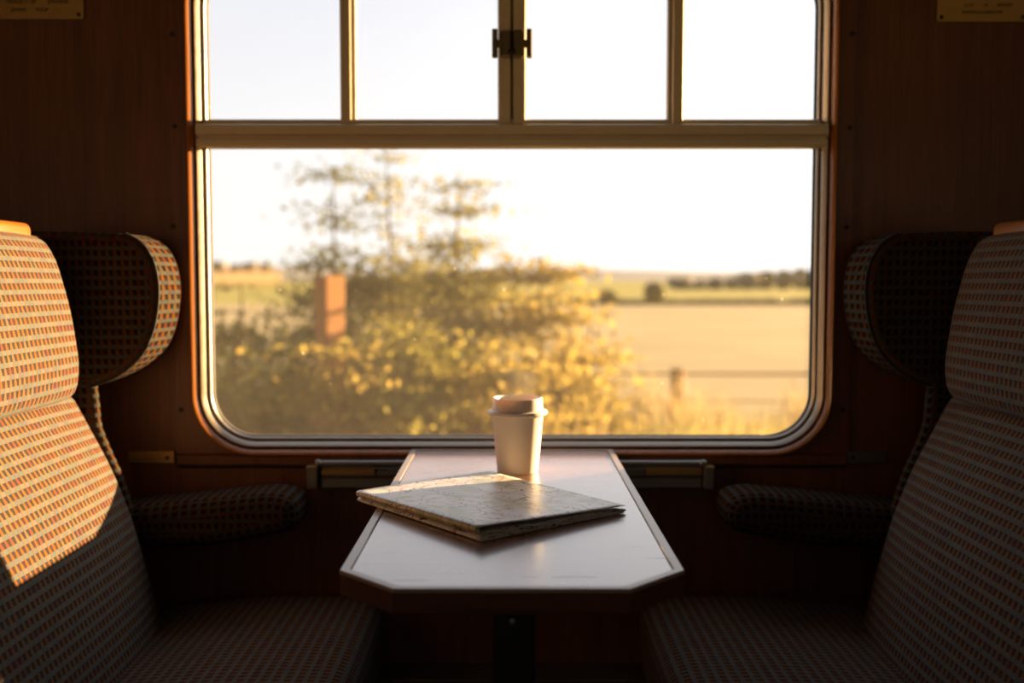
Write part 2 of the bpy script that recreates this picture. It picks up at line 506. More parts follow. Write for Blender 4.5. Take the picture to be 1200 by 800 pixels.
# surround panel of the window with its screws and lower rail
SX0, SX1 = P(207, 530, 1.962).x, P(993, 530, 1.962).x
SZ0 = P(600, 530, 1.96).z - .002
mb = MB()
plate_with_hole(mb, [(SX0, SZ0), (SX1, SZ0), (SX1, 1.86), (SX0, 1.86)], rounded_rect(WX0 + .006, WX1 - .006, WZ0 + .006, WZ1 - .006, WR - .006), 1.960, WY)
trim1 = tag(fix_normals(mb.build('trim_1', M['wood'])), 'raised mahogany surround panel of the carriage window', kind='structure')
screws = [(205, 148), (203, 265), (212, 480), (996, 150), (992, 266), (988, 480), (202, 40), (999, 40)]
for px, py in screws:
    p = P(px, py, 1.959)
    mb = MB(); mb.lathe([(.0052, 0), (.005, -.0015), (.0025, -.0022)], 14, (p.x, 1.960, p.z), 'Y', False)
    mb.build('screw', M['blackmetal'], trim1, 40)
mb = MB(); zr0 = P(600, 546, 1.955).z
mb.box((SX0, 1.952, zr0), (SX1, WY, SZ0 - .0015), .004)
mb.build('lower_rail', M['wood'], trim1)
mb = MB(); mb.box((SX0, WY - .003, zr0 - .006), (SX1, WY, zr0)); mb.build('seam_shade_strip', M['rubber'], trim1)  # solid black strip stands in for the shade under the rail
for x in (SX0, SX1):
    mb = MB(); mb.box((x - .0022, WY - .0025, zr0), (x + .0022, WY + .001, 1.86)); mb.build('seam_shade_strip', M['rubber'], trim1)  # solid black strips draw the shaded seams at the panel edges
# heater cover along the foot of the wall
hz = P(600, 794, 1.89).z
mb = MB(); mb.box((-1.0, 1.885, 0.0), (1.0, WY, hz - .006), .003); h = tag(mb.build('trim_2', M['wall']), 'dark boxed heater cover along the foot of the wall', kind='structure')
mb = MB(); mb.box((-1.0, 1.880, hz - .006), (1.0, WY, hz), .002); mb.build('top_edge', M['steel'], h, label='dull metal top edge')

# ------------------------------------------------------------------ window
win = empty('window_1', 'aluminium framed carriage window with sliding top vents', kind='structure')
rect = (WX0, WX1, WZ0, WZ1)
prof = []
prof = [(0, 1.975), (0, 1.957), (.0006, 1.951), (.0018, 1.9475), (.0034, 1.9465), (.0050, 1.9475), (.0085, 1.9520), (.0115, 1.9570), (.0128, 1.9605), (.0130, 1.975)]
mb = MB(); sweep_rr(mb, rect, WR, prof); fix_normals(mb.build('wood_rim', M['rim'], win, 50, 'glossy varnished rim'))
mb = MB(); sweep_rr(mb, rect, WR, [(.012, 1.968), (.0175, 1.968), (.0175, 1.99), (.012, 1.99)]); fix_normals(mb.build('rubber_gasket', M['rubber'], win, 40))
pr = [(.0160, 1.988), (.0160, 1.9610), (.0168, 1.9592), (.0182, 1.9590), (.0245, 1.9660), (.0252, 1.9675), (.0290, 1.9760), (.0296, 1.9755), (.0300, 1.9715), (.0308, 1.9708), (.0334, 1.9730), (.0342, 1.9745), (.0346, 1.980), (.0335, 1.990)]
mb = MB(); sweep_rr(mb, rect, WR, pr); fix_normals(mb.build('metal_frame', M['alu'], win, 30))
mb = MB(); sweep_rr(mb, rect, WR, [(.030, 1.979), (.0365, 1.980), (.0365, 1.992), (.030, 1.992)]); fix_normals(mb.build('rubber_gasket', M['rubber'], win, 40))
# transom
tz = [P(600, y, 1.957).z for y in (172.5, 162, 159, 145.5, 139)]
def xbar(name, prof_yz, x0, x1, mat, parent=win):
    mb = MB(); n = len(prof_yz)
    vs = [(x, y, z) for x in (x0, x1) for y, z in prof_yz]
    fs = [(i, (i + 1) % n, n + (i + 1) % n, n + i) for i in range(n)] + [tuple(range(n - 1, -1, -1)), tuple(range(n, 2 * n))]
    mb.add(vs, fs)
    return fix_normals(mb.build(name, mat, parent, 25))
xt = P(970, 150, 1.956).x
xbar('transom', [(1.985, tz[0]), (1.957, tz[0]), (1.9545, tz[0] + .003), (1.9545, tz[1] - .002), (1.962, tz[1]), (1.962, tz[2]), (1.9495, tz[2] + .002), (1.9495, tz[3] - .002), (1.953, tz[3]), (1.985, tz[3])], -xt, xt, M['alu_dark'])
xbar('vent_rail', [(1.987, tz[3]), (1.962, tz[3]), (1.960, tz[3] + .002), (1.960, tz[4] - .002), (1.964, tz[4]), (1.987, tz[4])], -.600, .600, M['alu_dark'])
ZT = WZ1 - .030
def stile(px0, px1, py_, y0, y1, mat, name='mullion'):
    a, b = P(px0, py_, y0).x, P(px1, py_, y0).x
    mb = MB(); mb.box((a, y0, tz[3] - .001), (b, y1, ZT), .0025)
    return mb.build(name, mat, win)
stile(398.5, 411.5, 100, 1.956, 1.976, M['alu_dark'])
stile(410.5, 417, 100, 1.964, 1.980, M['alu'], 'sash_edge')
stile(788, 801.5, 100, 1.956, 1.976, M['alu_dark'])
stile(782, 789, 100, 1.964, 1.980, M['alu'], 'sash_edge')
stile(583.5, 599, 100, 1.956, 1.978, M['alu_dark'], 'meeting_stile')
stile(601, 616.5, 100, 1.956, 1.978, M['alu_dark'], 'meeting_stile')
stile(598, 602, 100, 1.966, 1.976, M['rubber'], 'brush_seal')
# panes
GY = 1.985
gz0, gz1 = WZ0 + .031, WZ1 - .031
def pane(x0, x1, z0, z1, gy):
    mb = MB(); mb.add([(x0, gy, z0), (x1, gy, z0), (x1, gy, z1), (x0, gy, z1)], [(0, 1, 2, 3)])
    return mb.build('pane', M['glass'], win)
lower = rounded_rect(WX0 + .031, WX1 - .031, gz0, tz[0] + .20, .09)
pts = [(x, min(z, tz[0] + .004)) for x, z in lower]
pts = [p for i, p in enumerate(pts) if i == 0 or (Vector(p) - Vector(pts[i - 1])).length > 1e-5]
mb = MB(); mb.add([(x, GY, z) for x, z in pts], [tuple(range(len(pts)))]); mb.build('pane', M['glass'], win)
xs = [-.605, P(405, 100, GY).x, 0.0, P(795, 100, GY).x, .605]
for k in range(4): pane(xs[k] + .0005, xs[k + 1] - .0005, tz[3] + .003, ZT, 1.974 if k in (1, 2) else GY)
# latch in the middle of the vents
lt = MB(); q = P(600, 51, 1.944)
s = 1.944 / FPX
lt.box((q.x - 13.5 * s, 1.941, q.z - 15.5 * s), (q.x - .8 * s, 1.957, q.z + 15.5 * s), .003)
lt.box((q.x + .8 * s, 1.941, q.z - 15.5 * s), (q.x + 13.5 * s, 1.957, q.z + 15.5 * s), .003)
latch = lt.build('latch', M['latch'], win)
for sg in (-1, 1):
    mb = MB()
    a, b = sorted((q.x + sg * 23 * s, q.x + sg * 16.6 * s)); mb.box((a, 1.936, q.z - 16 * s), (b, 1.952, q.z + 16 * s), .0015)
    a, b = sorted((q.x + sg * 18 * s, q.x + sg * 10 * s)); mb.box((a, 1.940, q.z - 4.5 * s), (b, 1.950, q.z + 4 * s), .0015)
    mb.build('latch_grip', M['latch'], latch)
mb = MB(); mb.lathe([(.0075, 0), (.007, -.004), (.003, -.006)], 16, (q.x, 1.941, q.z - 10 * s), 'Y', False); mb.build('latch_knob', M['blackmetal'], latch, 40)

# ------------------------------------------------------------------ small wall fittings
def text_mesh(body, size, x, y, z, depth=.0006):
    cu = bpy.data.curves.new('tmp_text', 'FONT'); cu.body = body; cu.size = size; cu.extrude = depth; cu.align_x = 'CENTER'; cu.align_y = 'CENTER'
    ob = bpy.data.objects.new('tmp_text', cu); col.objects.link(ob)
    bpy.context.view_layer.update()
    me = bpy.data.meshes.new_from_object(ob.evaluated_get(bpy.context.evaluated_depsgraph_get()))
    vs = [(x + v.co.x, y - v.co.z, z + v.co.y) for v in me.vertices]
    fs = [tuple(p.vertices) for p in me.polygons]
    bpy.data.objects.remove(ob); bpy.data.curves.remove(cu); bpy.data.meshes.remove(me)
    return vs, fs

def notice(px0, px1, pyb, lines, label, holes):
    Yp = 1.962
    a, b = P(px0, pyb, Yp), P(px1, pyb, Yp)
    H = .085
    root = empty('notice_sign', label, 'sign')
    root.location = ((a.x + b.x) / 2, WY, a.z)
    bpy.context.view_layer.update()
    def put(mb, nm, mat, par, sm=None):
        o = mb.build(nm, mat, None, sm, origin=root.location)
        o.parent = par; o.location = (0, 0, 0)
        return o
    mb = MB(); o2 = round_corners([(a.x, a.z), (b.x, a.z), (b.x, a.z + H), (a.x, a.z + H)], .005)
    i2 = [((a.x + b.x) / 2 + (p.x - (a.x + b.x) / 2) * (1 - .009 / (b.x - a.x)), a.z + H / 2 + (p.y - a.z - H / 2) * (1 - .009 / H)) for p in o2]
    plate_with_hole(mb, [(p.x, p.y) for p in o2], i2, Yp - .002, WY)
    fix_normals(put(mb, 'border', M['brass'], root))
    mb = MB(); mb.box((a.x + .002, Yp + .0005, a.z + .002), (b.x - .002, WY, a.z + H - .002), .001); face = put(mb, 'plate', M['brass'], root)
    for (lx, ly, sz, body) in lines:
        p = P(lx, ly, Yp); vs, fs = text_mesh(body, sz, p.x, Yp + .0003, p.z)
        mb = MB(); mb.add(vs, fs); put(mb, 'lettering', M['engraved'], face)
    for hx in holes:
        for hzz in (a.z + .009, a.z + H - .009):
            mb = MB(); mb.lathe([(.0040, 0), (.0038, -.0012), (.0015, -.002)], 14, (P(hx, pyb, Yp).x, Yp, hzz), 'Y', False); put(mb, 'screw', M['blackmetal'], root, 40)
    return root
notice(-72, 98.5, 22.5, [(24, 2, .0105, 'TIRAGE-Y UP'), (68, 2, .0105, 'JMANNE'), (22, 11.5, .0095, 'JAMAIS'), (49, 11.5, .0095, 'VOUP'), (13, -9, .0105, 'WNEPURE')], 'engraved brass notice plate high on the wall above the sunlit seat', (-66, 92.5))
notice(1097.5, 1210, 25.5, [(1152, -3, .0095, 'RMENESIAL'), (1136, 6, .0085, 'JLOE'), (1156, 6, .0085, 'AL'), (1178, 6, .0085, 'SIMONT'), (1151, 14.5, .0080, 'REMERSIOLOSEIRIOVE')], 'engraved brass notice plate high on the wall above the shaded seat', (1103, 1199))

def joint_plate(px0, px1, hx, mat, label):
    a, b = P(px0, 543, 1.962), P(px1, 528, 1.962)
    root = empty('rail_joint_plate', label, 'plate')
    mb = MB(); mb.box((a.x, 1.961, a.z), (b.x, WY, b.z), .0015); mb.build('strap', mat, root)
    p = P(hx, 536, 1.961)
    mb = MB(); mb.lathe([(.0042, 0), (.004, -.0012), (.0015, -.002)], 14, (p.x, 1.961, p.z), 'Y', False); mb.build('screw', M['blackmetal'], root, 40)
joint_plate(150, 204.5, 196, M['brass'], 'small brass strap plate on the wall by the sunlit seat')
joint_plate(992.5, 1040, 999, M['steel'], 'small dull steel strap plate on the wall by the shaded seat')

# metal support rail fixed to the wall behind the table
rail = empty('table_support_rail', 'long metal support rail with brass strips fixed under the window behind the table', 'rail')
yr = 1.925
def rz(py): return P(600, py, yr).z
def rx(px): return P(px, 556, yr).x
mb = MB(); mb.box((rx(375), 1.932, rz(573)), (rx(824), WY, rz(560)), .002); mb.box((rx(375), 1.940, rz(562)), (rx(824), WY, rz(546)), .001); mb.build('body', M['steel'], rail)
mb = MB(); zz = (rz(540) + rz(547)) / 2; mb.tube([(rx(372), 1.930, zz), (rx(828), 1.930, zz)], .0062, 14); mb.build('top_bar', M['steel'], rail, 40)
for a, b in ((376, 440), (756, 823)):
    mb = MB(); mb.box((rx(a), 1.922, rz(557)), (rx(b), 1.941, rz(549.5)), .002); mb.build('brass_strip', M['brass'], rail, label='warm brass strip')
mb = MB(); mb.box((rx(440), 1.928, rz(558)), (rx(756), 1.941, rz(551)), .002); mb.build('centre_strip', M['steel'], rail)
for a, b in ((359.5, 372), (824.5, 837)):
    mb = MB(); mb.box((rx(a), 1.920, rz(573)), (rx(b), WY, rz(547.5)), .002); c = mb.build('end_cap', M['steel'], rail)
    mb = MB(); mb.box((rx(a), 1.918, rz(547.6)), (rx(b), WY, rz(546.2)), .0005); mb.build('cap_top', M['brass'], c)
for x in (373, 824):
    mb = MB(); mb.lathe([(.0001, -.008), (.005, -.006), (.0078, 0), (.005, .006), (.0001, .008)], 14, (rx(x), 1.926, rz(543)), 'Z'); mb.build('end_ball', M['steel'], rail, 60)

# ------------------------------------------------------------------ table
TZ = .716
tab = empty('table', 'mahogany carriage table with pale lipping and clipped corners under the window', 'table')
W2, YF, YB, CH = .1985, 1.056, 1.9465, .0700
out = [(-W2, YB), (W2, YB), (W2, YF + CH), (W2 - CH, YF), (-W2 + CH, YF), (-W2, YF + CH)]
def inset(poly, d):
    n = len(poly); res = []
    A = sum(poly[i][0] * poly[(i + 1) % n][1] - poly[(i + 1) % n][0] * poly[i][1] for i in range(n))
    sg = 1 if A > 0 else -1
    for i in range(n):
        p, a, b = Vector(poly[i]), Vector(poly[i - 1]), Vector(poly[(i + 1) % n])
        d1, d2 = (p - a).normalized(), (b - p).normalized()
        n1, n2 = Vector((-d1.y, d1.x)) * sg, Vector((-d2.y, d2.x)) * sg
        k = n1 + n2
        res.append(p + k * (d / (1 + n1.dot(n2))))
    return [(v.x, v.y) for v in res]
def prism(mb, poly, z0, z1, bev=0.0):
    loops = [(inset(poly, bev), z0), (poly, z0 + bev), (poly, z1 - bev), (inset(poly, bev), z1)] if bev else [(poly, z0), (poly, z1)]
    n = len(poly); vs = [(x, y, z) for lp, z in loops for x, y in lp]; fs = []
    for j in range(len(loops) - 1):
        for i in range(n): fs.append((j * n + i, j * n + (i + 1) % n, (j + 1) * n + (i + 1) % n, (j + 1) * n + i))
    fs.append(tuple(range(n - 1, -1, -1))); fs.append(tuple((len(loops) - 1) * n + i for i in range(n)))
    return mb.add(vs, fs)
def ring(mb, o, i, z0, z1, bev=.0012):
    n = len(o); lo = [(o, z0), (o, z1 - bev), (inset(o, bev), z1), (inset(i, -bev), z1), (i, z1 - bev), (i, z0)]
    vs = [(x, y, z) for lp, z in lo for x, y in lp]; m = len(lo); fs = []
    for j in range(m):
        k = (j + 1) % m
        for q_ in range(n): fs.append((j * n + q_, j * n + (q_ + 1) % n, k * n + (q_ + 1) % n, k * n + q_))
    return mb.add(vs, fs)
mb = MB(); prism(mb, inset(out, .0136), TZ - .020, TZ); fix_normals(mb.build('tabletop', M['table'], tab))
mb = MB(); ring(mb, out, inset(out, .0122), TZ - .0030, TZ + .0015); fix_normals(mb.build('lipping', M['lipping'], tab, label='worn pale lipping round the table edge'))
mb = MB(); prism(mb, inset(out, .0125), TZ - .022, TZ - .0035); fix_normals(mb.build('groove', M['rubber'], tab))
mb = MB(); prism(mb, inset(out, .0004), TZ - .0265, TZ - .0030, .0008); fix_normals(mb.build('edge_band', M['apron'], tab))
mb = MB(); mb.box((-.022, 1.10, .02), (.026, 1.16, TZ - .0265), .004); leg = mb.build('pedestal_leg', M['blackmetal'], tab)
mb = MB(); mb.lathe([(.004, 0), (.0035, -.0015), (.0015, -.002)], 12, (.0, 1.10, TZ - .050), 'Y', False); mb.build('screw', M['steel'], leg, 40)
mb = MB(); mb.box((-.10, 1.06, 0), (.10, 1.20, .02), .006); mb.build('foot', M['blackmetal'], tab)
mb = MB(); mb.box((-.15, 1.04 + .10, TZ - .034), (.15, 1.90, TZ - .0265), .002); mb.build('bearer', M['blackmetal'], tab)

# ------------------------------------------------------------------ paper cup
cp = PZ(606.5, 552.3, TZ)
cup = empty('paper_cup', 'white takeaway coffee cup with a plastic lid standing on the table by the window', 'cup')
cup.location = (cp.x, cp.y, TZ)
mb = MB()
mb.lathe([(.0335, .003), (.0345, 0), (.0355, .0012), (.0358, .004), (.0452, .104), (.0462, .106), (.0458, .108)], 64)
b = mb.build('cup_body', M['cup'], cup, 35)
mb = MB()
mb.lathe([(.0452, .1015), (.0500, .1008), (.0520, .1022), (.0524, .1050), (.0512, .1078), (.0470, .1086), (.0450, .1095), (.0442, .1120), (.0436, .1275), (.0428, .1300), (.0412, .1306), (.0398, .1296), (.0388, .1225), (.0374, .1205), (.024, .1210), (.022, .1222), (.0001, .1228)], 72, cap0=False)
lid = mb.build('lid', M['lid'], cup, 35)
mb = MB(); mb.box((-.008, -.034, .1204), (.008, -.029, .1218), .0006); mb.build('sip_hole', M['engraved'], lid)

# ------------------------------------------------------------------ folded map
fm = empty('folded_map', 'folded paper road map lying at a slant on the table in front of the cup', 'map')
ZL, ZF, ZR_, ZB = TZ + .0165, TZ + .0205, TZ + .0105, TZ + .0085
Lc, Bc, Rc, Fc = PZ(420, 574.5, ZL), PZ(573, 551.5, ZB), PZ(733, 592.5, ZR_), PZ(565.5, 616.5, ZF)
# s runs from the folded edge L-F (s=0) to the open edge B-R (s=1); t runs from L/B (0) to F/R (1)
NL = 6
def sheet_point(s, t, k, inset_s=0.0):
    """k = 0 top layer ... NL-1 bottom layer (may be fractional)."""
    a = Lc.lerp(Fc, t); b_ = Bc.lerp(Rc, t)
    p = a.lerp(b_, s)
    top = p.z - TZ
    q_ = k / (NL - 1)
    z = TZ + .0012 + (top - .0012) * (1 - q_)
    # sheets belly a little between their folds
    z += .0012 * math.sin(math.pi * s) * math.sin(math.pi * t) * (1 - q_)
    z += .0007 * math.sin(5.1 * s + 2.0 * t + k) * (1 - q_) * s
    # lower sheets are slightly out of line with the top one
    sh = Vector((.0016 * math.sin(k * 2.3), .0016 * math.cos(k * 1.7), 0)) if 0 < q_ else Vector((0, 0, 0))
    return Vector((p.x, p.y, z)) + sh
def fold_strip(nm, k0, k1, at_s, mat_parent):
    """Two sheets joined by a rounded fold at s = at_s (0 or 1)."""
    nt, ns, nr = 24, 26, 7
    mb = MB(); rows = []
    seq = []
    for i in range(ns + 1):
        q_ = i / ns
        seq.append((1 - q_ if at_s == 0 else q_, k0, None))
    for i in range(1, nr):
        seq.append((at_s, None, i / nr))
    for i in range(ns + 1):
        q_ = i / ns
        seq.append((q_ if at_s == 0 else 1 - q_, k1, None))
    ul = []
    acc = 0.0
    prev = None
    for (s_, k_, arc_) in seq:
        row = []
        for j in range(nt + 1):
            t_ = j / nt
            if arc_ is None: p = sheet_point(s_, t_, k_)
            else:
                a = sheet_point(at_s, t_, k0); c = sheet_point(at_s, t_, k1)
                mid = (a + c) / 2; r = (a.z - c.z) / 2
                outd = (Lc - Bc).lerp(Fc - Rc, t_).normalized() * (1 if at_s == 0 else -1)
                outd.z = 0
                an = math.pi * arc_
                p = a.lerp(c, (1 - math.cos(an)) / 2) + outd * abs(r) * 1.1 * math.sin(an)
            row.append(p)
        if prev is not None: acc += (row[nt // 2] - prev[nt // 2]).length
        ul.append(acc); rows.append(row); prev = row
    vs = [p for r in rows for p in r]; fs, uvs = [], []
    for i in range(len(rows) - 1):
        for j in range(nt):
            fs.append((i * (nt + 1) + j, (i + 1) * (nt + 1) + j, (i + 1) * (nt + 1) + j + 1, i * (nt + 1) + j + 1))
            t0, t1 = j / nt * .3 + k0 * .37, (j + 1) / nt * .3 + k0 * .37
            uvs.append(((t0 * 3, ul[i] * 3), (t0 * 3, ul[i + 1] * 3), (t1 * 3, ul[i + 1] * 3), (t1 * 3, ul[i] * 3)))
    mb.add(vs, fs, uvs)
    o = mb.build(nm, M['map'], mat_parent, 60)
    sm = o.modifiers.new('paper', 'SOLIDIFY'); sm.thickness = .0005; sm.offset = 0
    return o
fold_strip('cover_leaf', 0, 3.1, 0, fm)
fold_strip('inner_leaf', 2.35, 2.8, 0, fm)
fold_strip('inner_leaf', 3.45, 5.0, 0, fm)
fold_strip('inner_leaf', 4.0, 4.5, 0, fm)

# ------------------------------------------------------------------ seats
def seat(sgn, label):
    """A two-place bench against the window wall; sgn -1 = left of the table, +1 = right."""
    root = empty('train_seat', label, 'seat', 'facing bench seats at the table')
    def mir(mb):
        if sgn > 0:
            mb.v = [(-x, y, z) for x, y, z in mb.v]
            mb.f = [tuple(reversed(f)) for f in mb.f]
            mb.uv = [tuple(reversed(u)) if u else None for u in mb.uv]
        return mb
    F = M['fabric']
    YA, YZ = .80, 1.795
    # base plinth
    mb = MB(); mb.box((-.80, YA + .01, 0.0), (-.285, 1.93, .30), .006); mir(mb).build('plinth', M['blackmetal'], root)
    # seat cushion
    poly = round_corners([(-.250, .300), (-.247, .435), (-.45, .440), (-.70, .415), (-.72, .300)], [.02, .045, .10, .04, .02], 7)
    mb = MB(); cushion(mb, densify(poly), YA, 1.925, .030, .004); mir(mb).build('seat_cushion', F, root, 60)
    # back cushion
    front = smooth_poly([(-.635, .405), (-.645, .45), (-.668, .545), (-.692, .630), (-.724, .712), (-.758, .780), (-.785, .832)], False, 5)
    poly = round_corners([(-.90, .405)] + [(-.640, .405)], .02, 4)[:0] + [Vector((-.93, .405))] + front + [Vector((-.800, .850)), Vector((-.822, .858)), Vector((-.93, .858))]
    mb = MB(); cushion(mb, densify(poly), YA, YZ, .030, .024); mir(mb).build('back_cushion', F, root, 50)
    # headrest cushions, one per place
    hp = round_corners([(-.86, .850), (-.752, .846), (-.742, .900), (-.755, 1.00), (-.778, 1.085), (-.800, 1.122), (-.86, 1.125)], [.004, .035, .05, .08, .06, .03, .004], 6)
    for ya, yb in ((1.262, 1.735), (.812, 1.232)):
        mb = MB(); cushion(mb, densify(hp), ya, yb, .045, .006); mir(mb).build('headrest', F, root, 60)
    # upholstered back shell the headrests sit in
    mb = MB(); sp = round_corners([(-.93, .858), (-.825, .858), (-.835, 1.128), (-.93, 1.128)], .01, 3)
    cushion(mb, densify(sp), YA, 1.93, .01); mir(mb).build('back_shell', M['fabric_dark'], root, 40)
    # polished wooden top rail
    mb = MB(); tp = round_corners([(-.90, 1.112), (-.812, 1.112), (-.812, 1.146), (-.90, 1.150)], [.005, .010, .014, .014], 5)
    cushion(mb, densify(tp, .05), YA, 1.70, .016, step=.2); mir(mb).build('top_rail', M['rail'], root, 50, label='polished wooden top rail')
    # wing against the window wall
    Yw = 1.815
    wp = [(150, 274), (167, 283), (179, 298), (186, 318), (188.5, 340), (187, 364), (182, 388), (172, 411), (157, 428), (137, 442), (112, 452)]
    pts = [Vector((P(x, y, Yw).x, P(x, y, Yw).z)) for x, y in wp]
    pts = [Vector((-.90, pts[0].y + .004)), Vector((-.80, pts[0].y + .004))] + smooth_poly(pts, False, 4) + [Vector((-.90, pts[-1].y))]
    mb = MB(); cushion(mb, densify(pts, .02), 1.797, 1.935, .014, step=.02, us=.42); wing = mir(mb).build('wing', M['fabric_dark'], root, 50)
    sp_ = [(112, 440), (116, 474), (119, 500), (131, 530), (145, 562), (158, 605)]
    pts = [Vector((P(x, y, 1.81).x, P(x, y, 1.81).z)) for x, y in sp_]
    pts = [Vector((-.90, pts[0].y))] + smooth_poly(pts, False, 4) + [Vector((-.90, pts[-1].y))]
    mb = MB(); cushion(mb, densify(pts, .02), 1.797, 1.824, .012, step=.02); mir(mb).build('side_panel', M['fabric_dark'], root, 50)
    rim = []
    for v in smooth_poly([Vector((P(x, y, 1.80).x - .006, P(x, y, 1.80).z)) for x, y in wp], False, 4): rim.append((v.x, 1.8035, v.y))
    mb = MB(); mb.tube(rim, .0032, 8); mir(mb).build('piping', M['piping'], wing, 60)
    # armrest on the wall side
    q0, q1 = P(356, 574, 1.86), P(356, 636, 1.80)
    ar = round_corners([(q0.x, q1.z + .02), (q0.x - .004, q0.z - .006), (q0.x - .05, q0.z + .004), (-.80, q0.z - .030), (-.80, q1.z - .02), (-.55, q1.z - .012)], [.035, .035, .05, .01, .01, .05], 6)
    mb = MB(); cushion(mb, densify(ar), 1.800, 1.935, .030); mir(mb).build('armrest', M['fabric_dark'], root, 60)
    return root
seat(-1, 'sunlit checked train seat with winged headrest, facing the table from the bright side')
seat(1, 'shaded checked train seat with winged headrest, facing the sunlit seat across the table')

# ================================================================== OUTSIDE
GZ = -1.40
def plane_strip(name, x0, x1, y0, y1, z0, z1, mat, label, nx=24, ny=10, bump=0.0, seed=0):
    mb = MB(); vs, fs = [], []
    for j in range(ny + 1):
        for i in range(nx + 1):
            x, y = x0 + (x1 - x0) * i / nx, y0 + (y1 - y0) * j / ny
            z = z0 + (z1 - z0) * j / ny + bump * noise.noise(Vector((x * .05 + seed, y * .05, 0)))
            vs.append((x, y, z))
    for j in range(ny):
        for i in range(nx): fs.append((j * (nx + 1) + i, j * (nx + 1) + i + 1, (j + 1) * (nx + 1) + i + 1, (j + 1) * (nx + 1) + i))
    mb.add(vs, fs)
    return tag(mb.build(name, mat, None, 60), label, kind='structure')
plane_strip('ground', -60, 60, 2.4, 14.0, GZ - .35, GZ, M['bank'], 'rough lineside bank below the window')
plane_strip('wheat_field', -160, 160, 14.0, 100, GZ, GZ, M['wheat'], 'golden stubble field beyond the lineside fence')
plane_strip('green_field', -400, 400, 100, 245, GZ, GZ + .25, M['green_field'], 'yellow green field beyond the hedge')
plane_strip('field', -900, 900, 245, 900, GZ + .2, GZ + 1.5, M['green_field'], 'far fields before the hills', bump=0)
plane_strip('ground_near', -80, 80, -150, -2.2, GZ, GZ, M['wheat'], 'golden field on the far side of the train')
# hills on the horizon
mb = MB(); vs, fs = [], []
n = 90
for j, (y, k) in enumerate(((800, 0), (1000, .8), (1250, 1.0), (1700, .6))):
    for i in range(n + 1):
        x = -1400 + 2800 * i / n
        hh = 13 + 6 * noise.noise(Vector((x * .004, j * .3, 3))) + (5 if x < -200 else 0)
        vs.append((x, y, GZ + hh * k))
for j in range(3):
    for i in range(n): fs.append((j * (n + 1) + i, j * (n + 1) + i + 1, (j + 1) * (n + 1) + i + 1, (j + 1) * (n + 1) + i))
mb.add(vs, fs); tag(mb.build('hills', M['hill'], None, 80), 'low haze-coloured hills along the horizon', kind='structure')
# stubble slope at the far left
a = [P(150, 331, 300), P(330, 331, 300), P(330, 318.5, 450), P(240, 318, 450), P(150, 318, 450)]
mb = MB(); mb.add(a, [(0, 1, 2, 3, 4)]); tag(mb.build('hill', M['orange_field'], None), 'orange stubble slope rising behind the bushes', kind='structure')

def blob_tree(name, label, cat, px, base_py, top_py, half_px, Y, mat, group, seed, squash=1.0):
    c = P(px, base_py, Y); t = P(px, top_py, Y)
    h = t.z - c.z; w = half_px * Y / FPX
    root = empty(name, label, cat, group); root.location = c
    rr = random.Random(seed)
    mb = MB()
    nu, nv = 14, 9
    for lobe in range(5):
        ox, oy = (rr.uniform(-.45, .45) * w, rr.uniform(-.3, .3) * w) if lobe else (0, 0)
        rw = w * (rr.uniform(.5, .75) if lobe else .8); rh = h * (rr.uniform(.3, .42) if lobe else .45)
        oz = h * .52 if lobe == 0 else rr.uniform(.42, .66) * h
        vs, fs = [], []
        for j in range(nv + 1):
            th = math.pi * j / nv
            for i in range(nu):
                ph = 2 * math.pi * i / nu
                d = Vector((math.sin(th) * math.cos(ph), math.sin(th) * math.sin(ph), math.cos(th)))
                k = 1 + .28 * noise.noise(d * 2.2 + Vector((seed, lobe, 0))) + .15 * noise.noise(d * 5 + Vector((seed, lobe, 4)))
                vs.append((ox + d.x * rw * k, oy + d.y * rw * k, max(0.02, oz + d.z * rh * k)))
        for j in range(nv):
            for i in range(nu): fs.append((j * nu + i, (j + 1) * nu + i, (j + 1) * nu + (i + 1) % nu, j * nu + (i + 1) % nu))
        mb.add(vs, fs)
    mb.build('crown', mat, root, 60)
    mb = MB(); mb.tube([(0, 0, -.5), (0, 0, h * .5)], h * .04, 6); mb.build('trunk', M['bark'], root)
    return root
rt = random.Random(5)
spec = [(797, 325, 14), (818, 327, 13), (838, 325, 13), (858, 323, 13), (876, 318, 14), (897, 316.5, 15), (918, 315.5, 14), (938, 314.5, 15), (958, 314.5, 14), (978, 314, 14)]
names = ['lowest round tree at the near end of the tree line', 'second tree of the distant tree line from its low end', 'third tree of the distant tree line from its low end', 'fourth tree of the distant tree line from its low end', 'tall rounded tree where the distant tree line steps up',
         'sixth tree of the distant tree line from its low end', 'seventh tree of the distant tree line from its low end', 'distant tree against the window edge above the green field', 'tree partly behind the window frame edge above the green field', 'last tree of the distant line, behind the window frame']
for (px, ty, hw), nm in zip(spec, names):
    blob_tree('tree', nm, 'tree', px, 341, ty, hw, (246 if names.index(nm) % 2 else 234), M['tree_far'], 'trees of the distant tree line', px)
for i, (px, ty, hw) in enumerate(((258, 306, 12), (276, 309, 11), (292, 307, 12), (310, 308, 12))):
    blob_tree('tree', ['small dark tree beside the window frame above the orange slope', 'second small dark tree above the orange slope', 'third small dark tree above the orange slope', 'small dark tree above the orange slope, next to the tall bushes'][i], 'tree', px, 319, ty, hw, 424 + 16 * (i % 2), M['tree_far'], 'trees above the orange slope', px)
blob_tree('field_bush', 'dark round bush standing at the end of the field hedge', 'bush', 766, 357, 330, 11, 97, M['hedge_far'], None, 3)
blob_tree('field_bush', 'low bush far out in the golden field, next to the lineside shrubs', 'bush', 712, 354, 339, 14, 96, M['hedge_far'], None, 8)
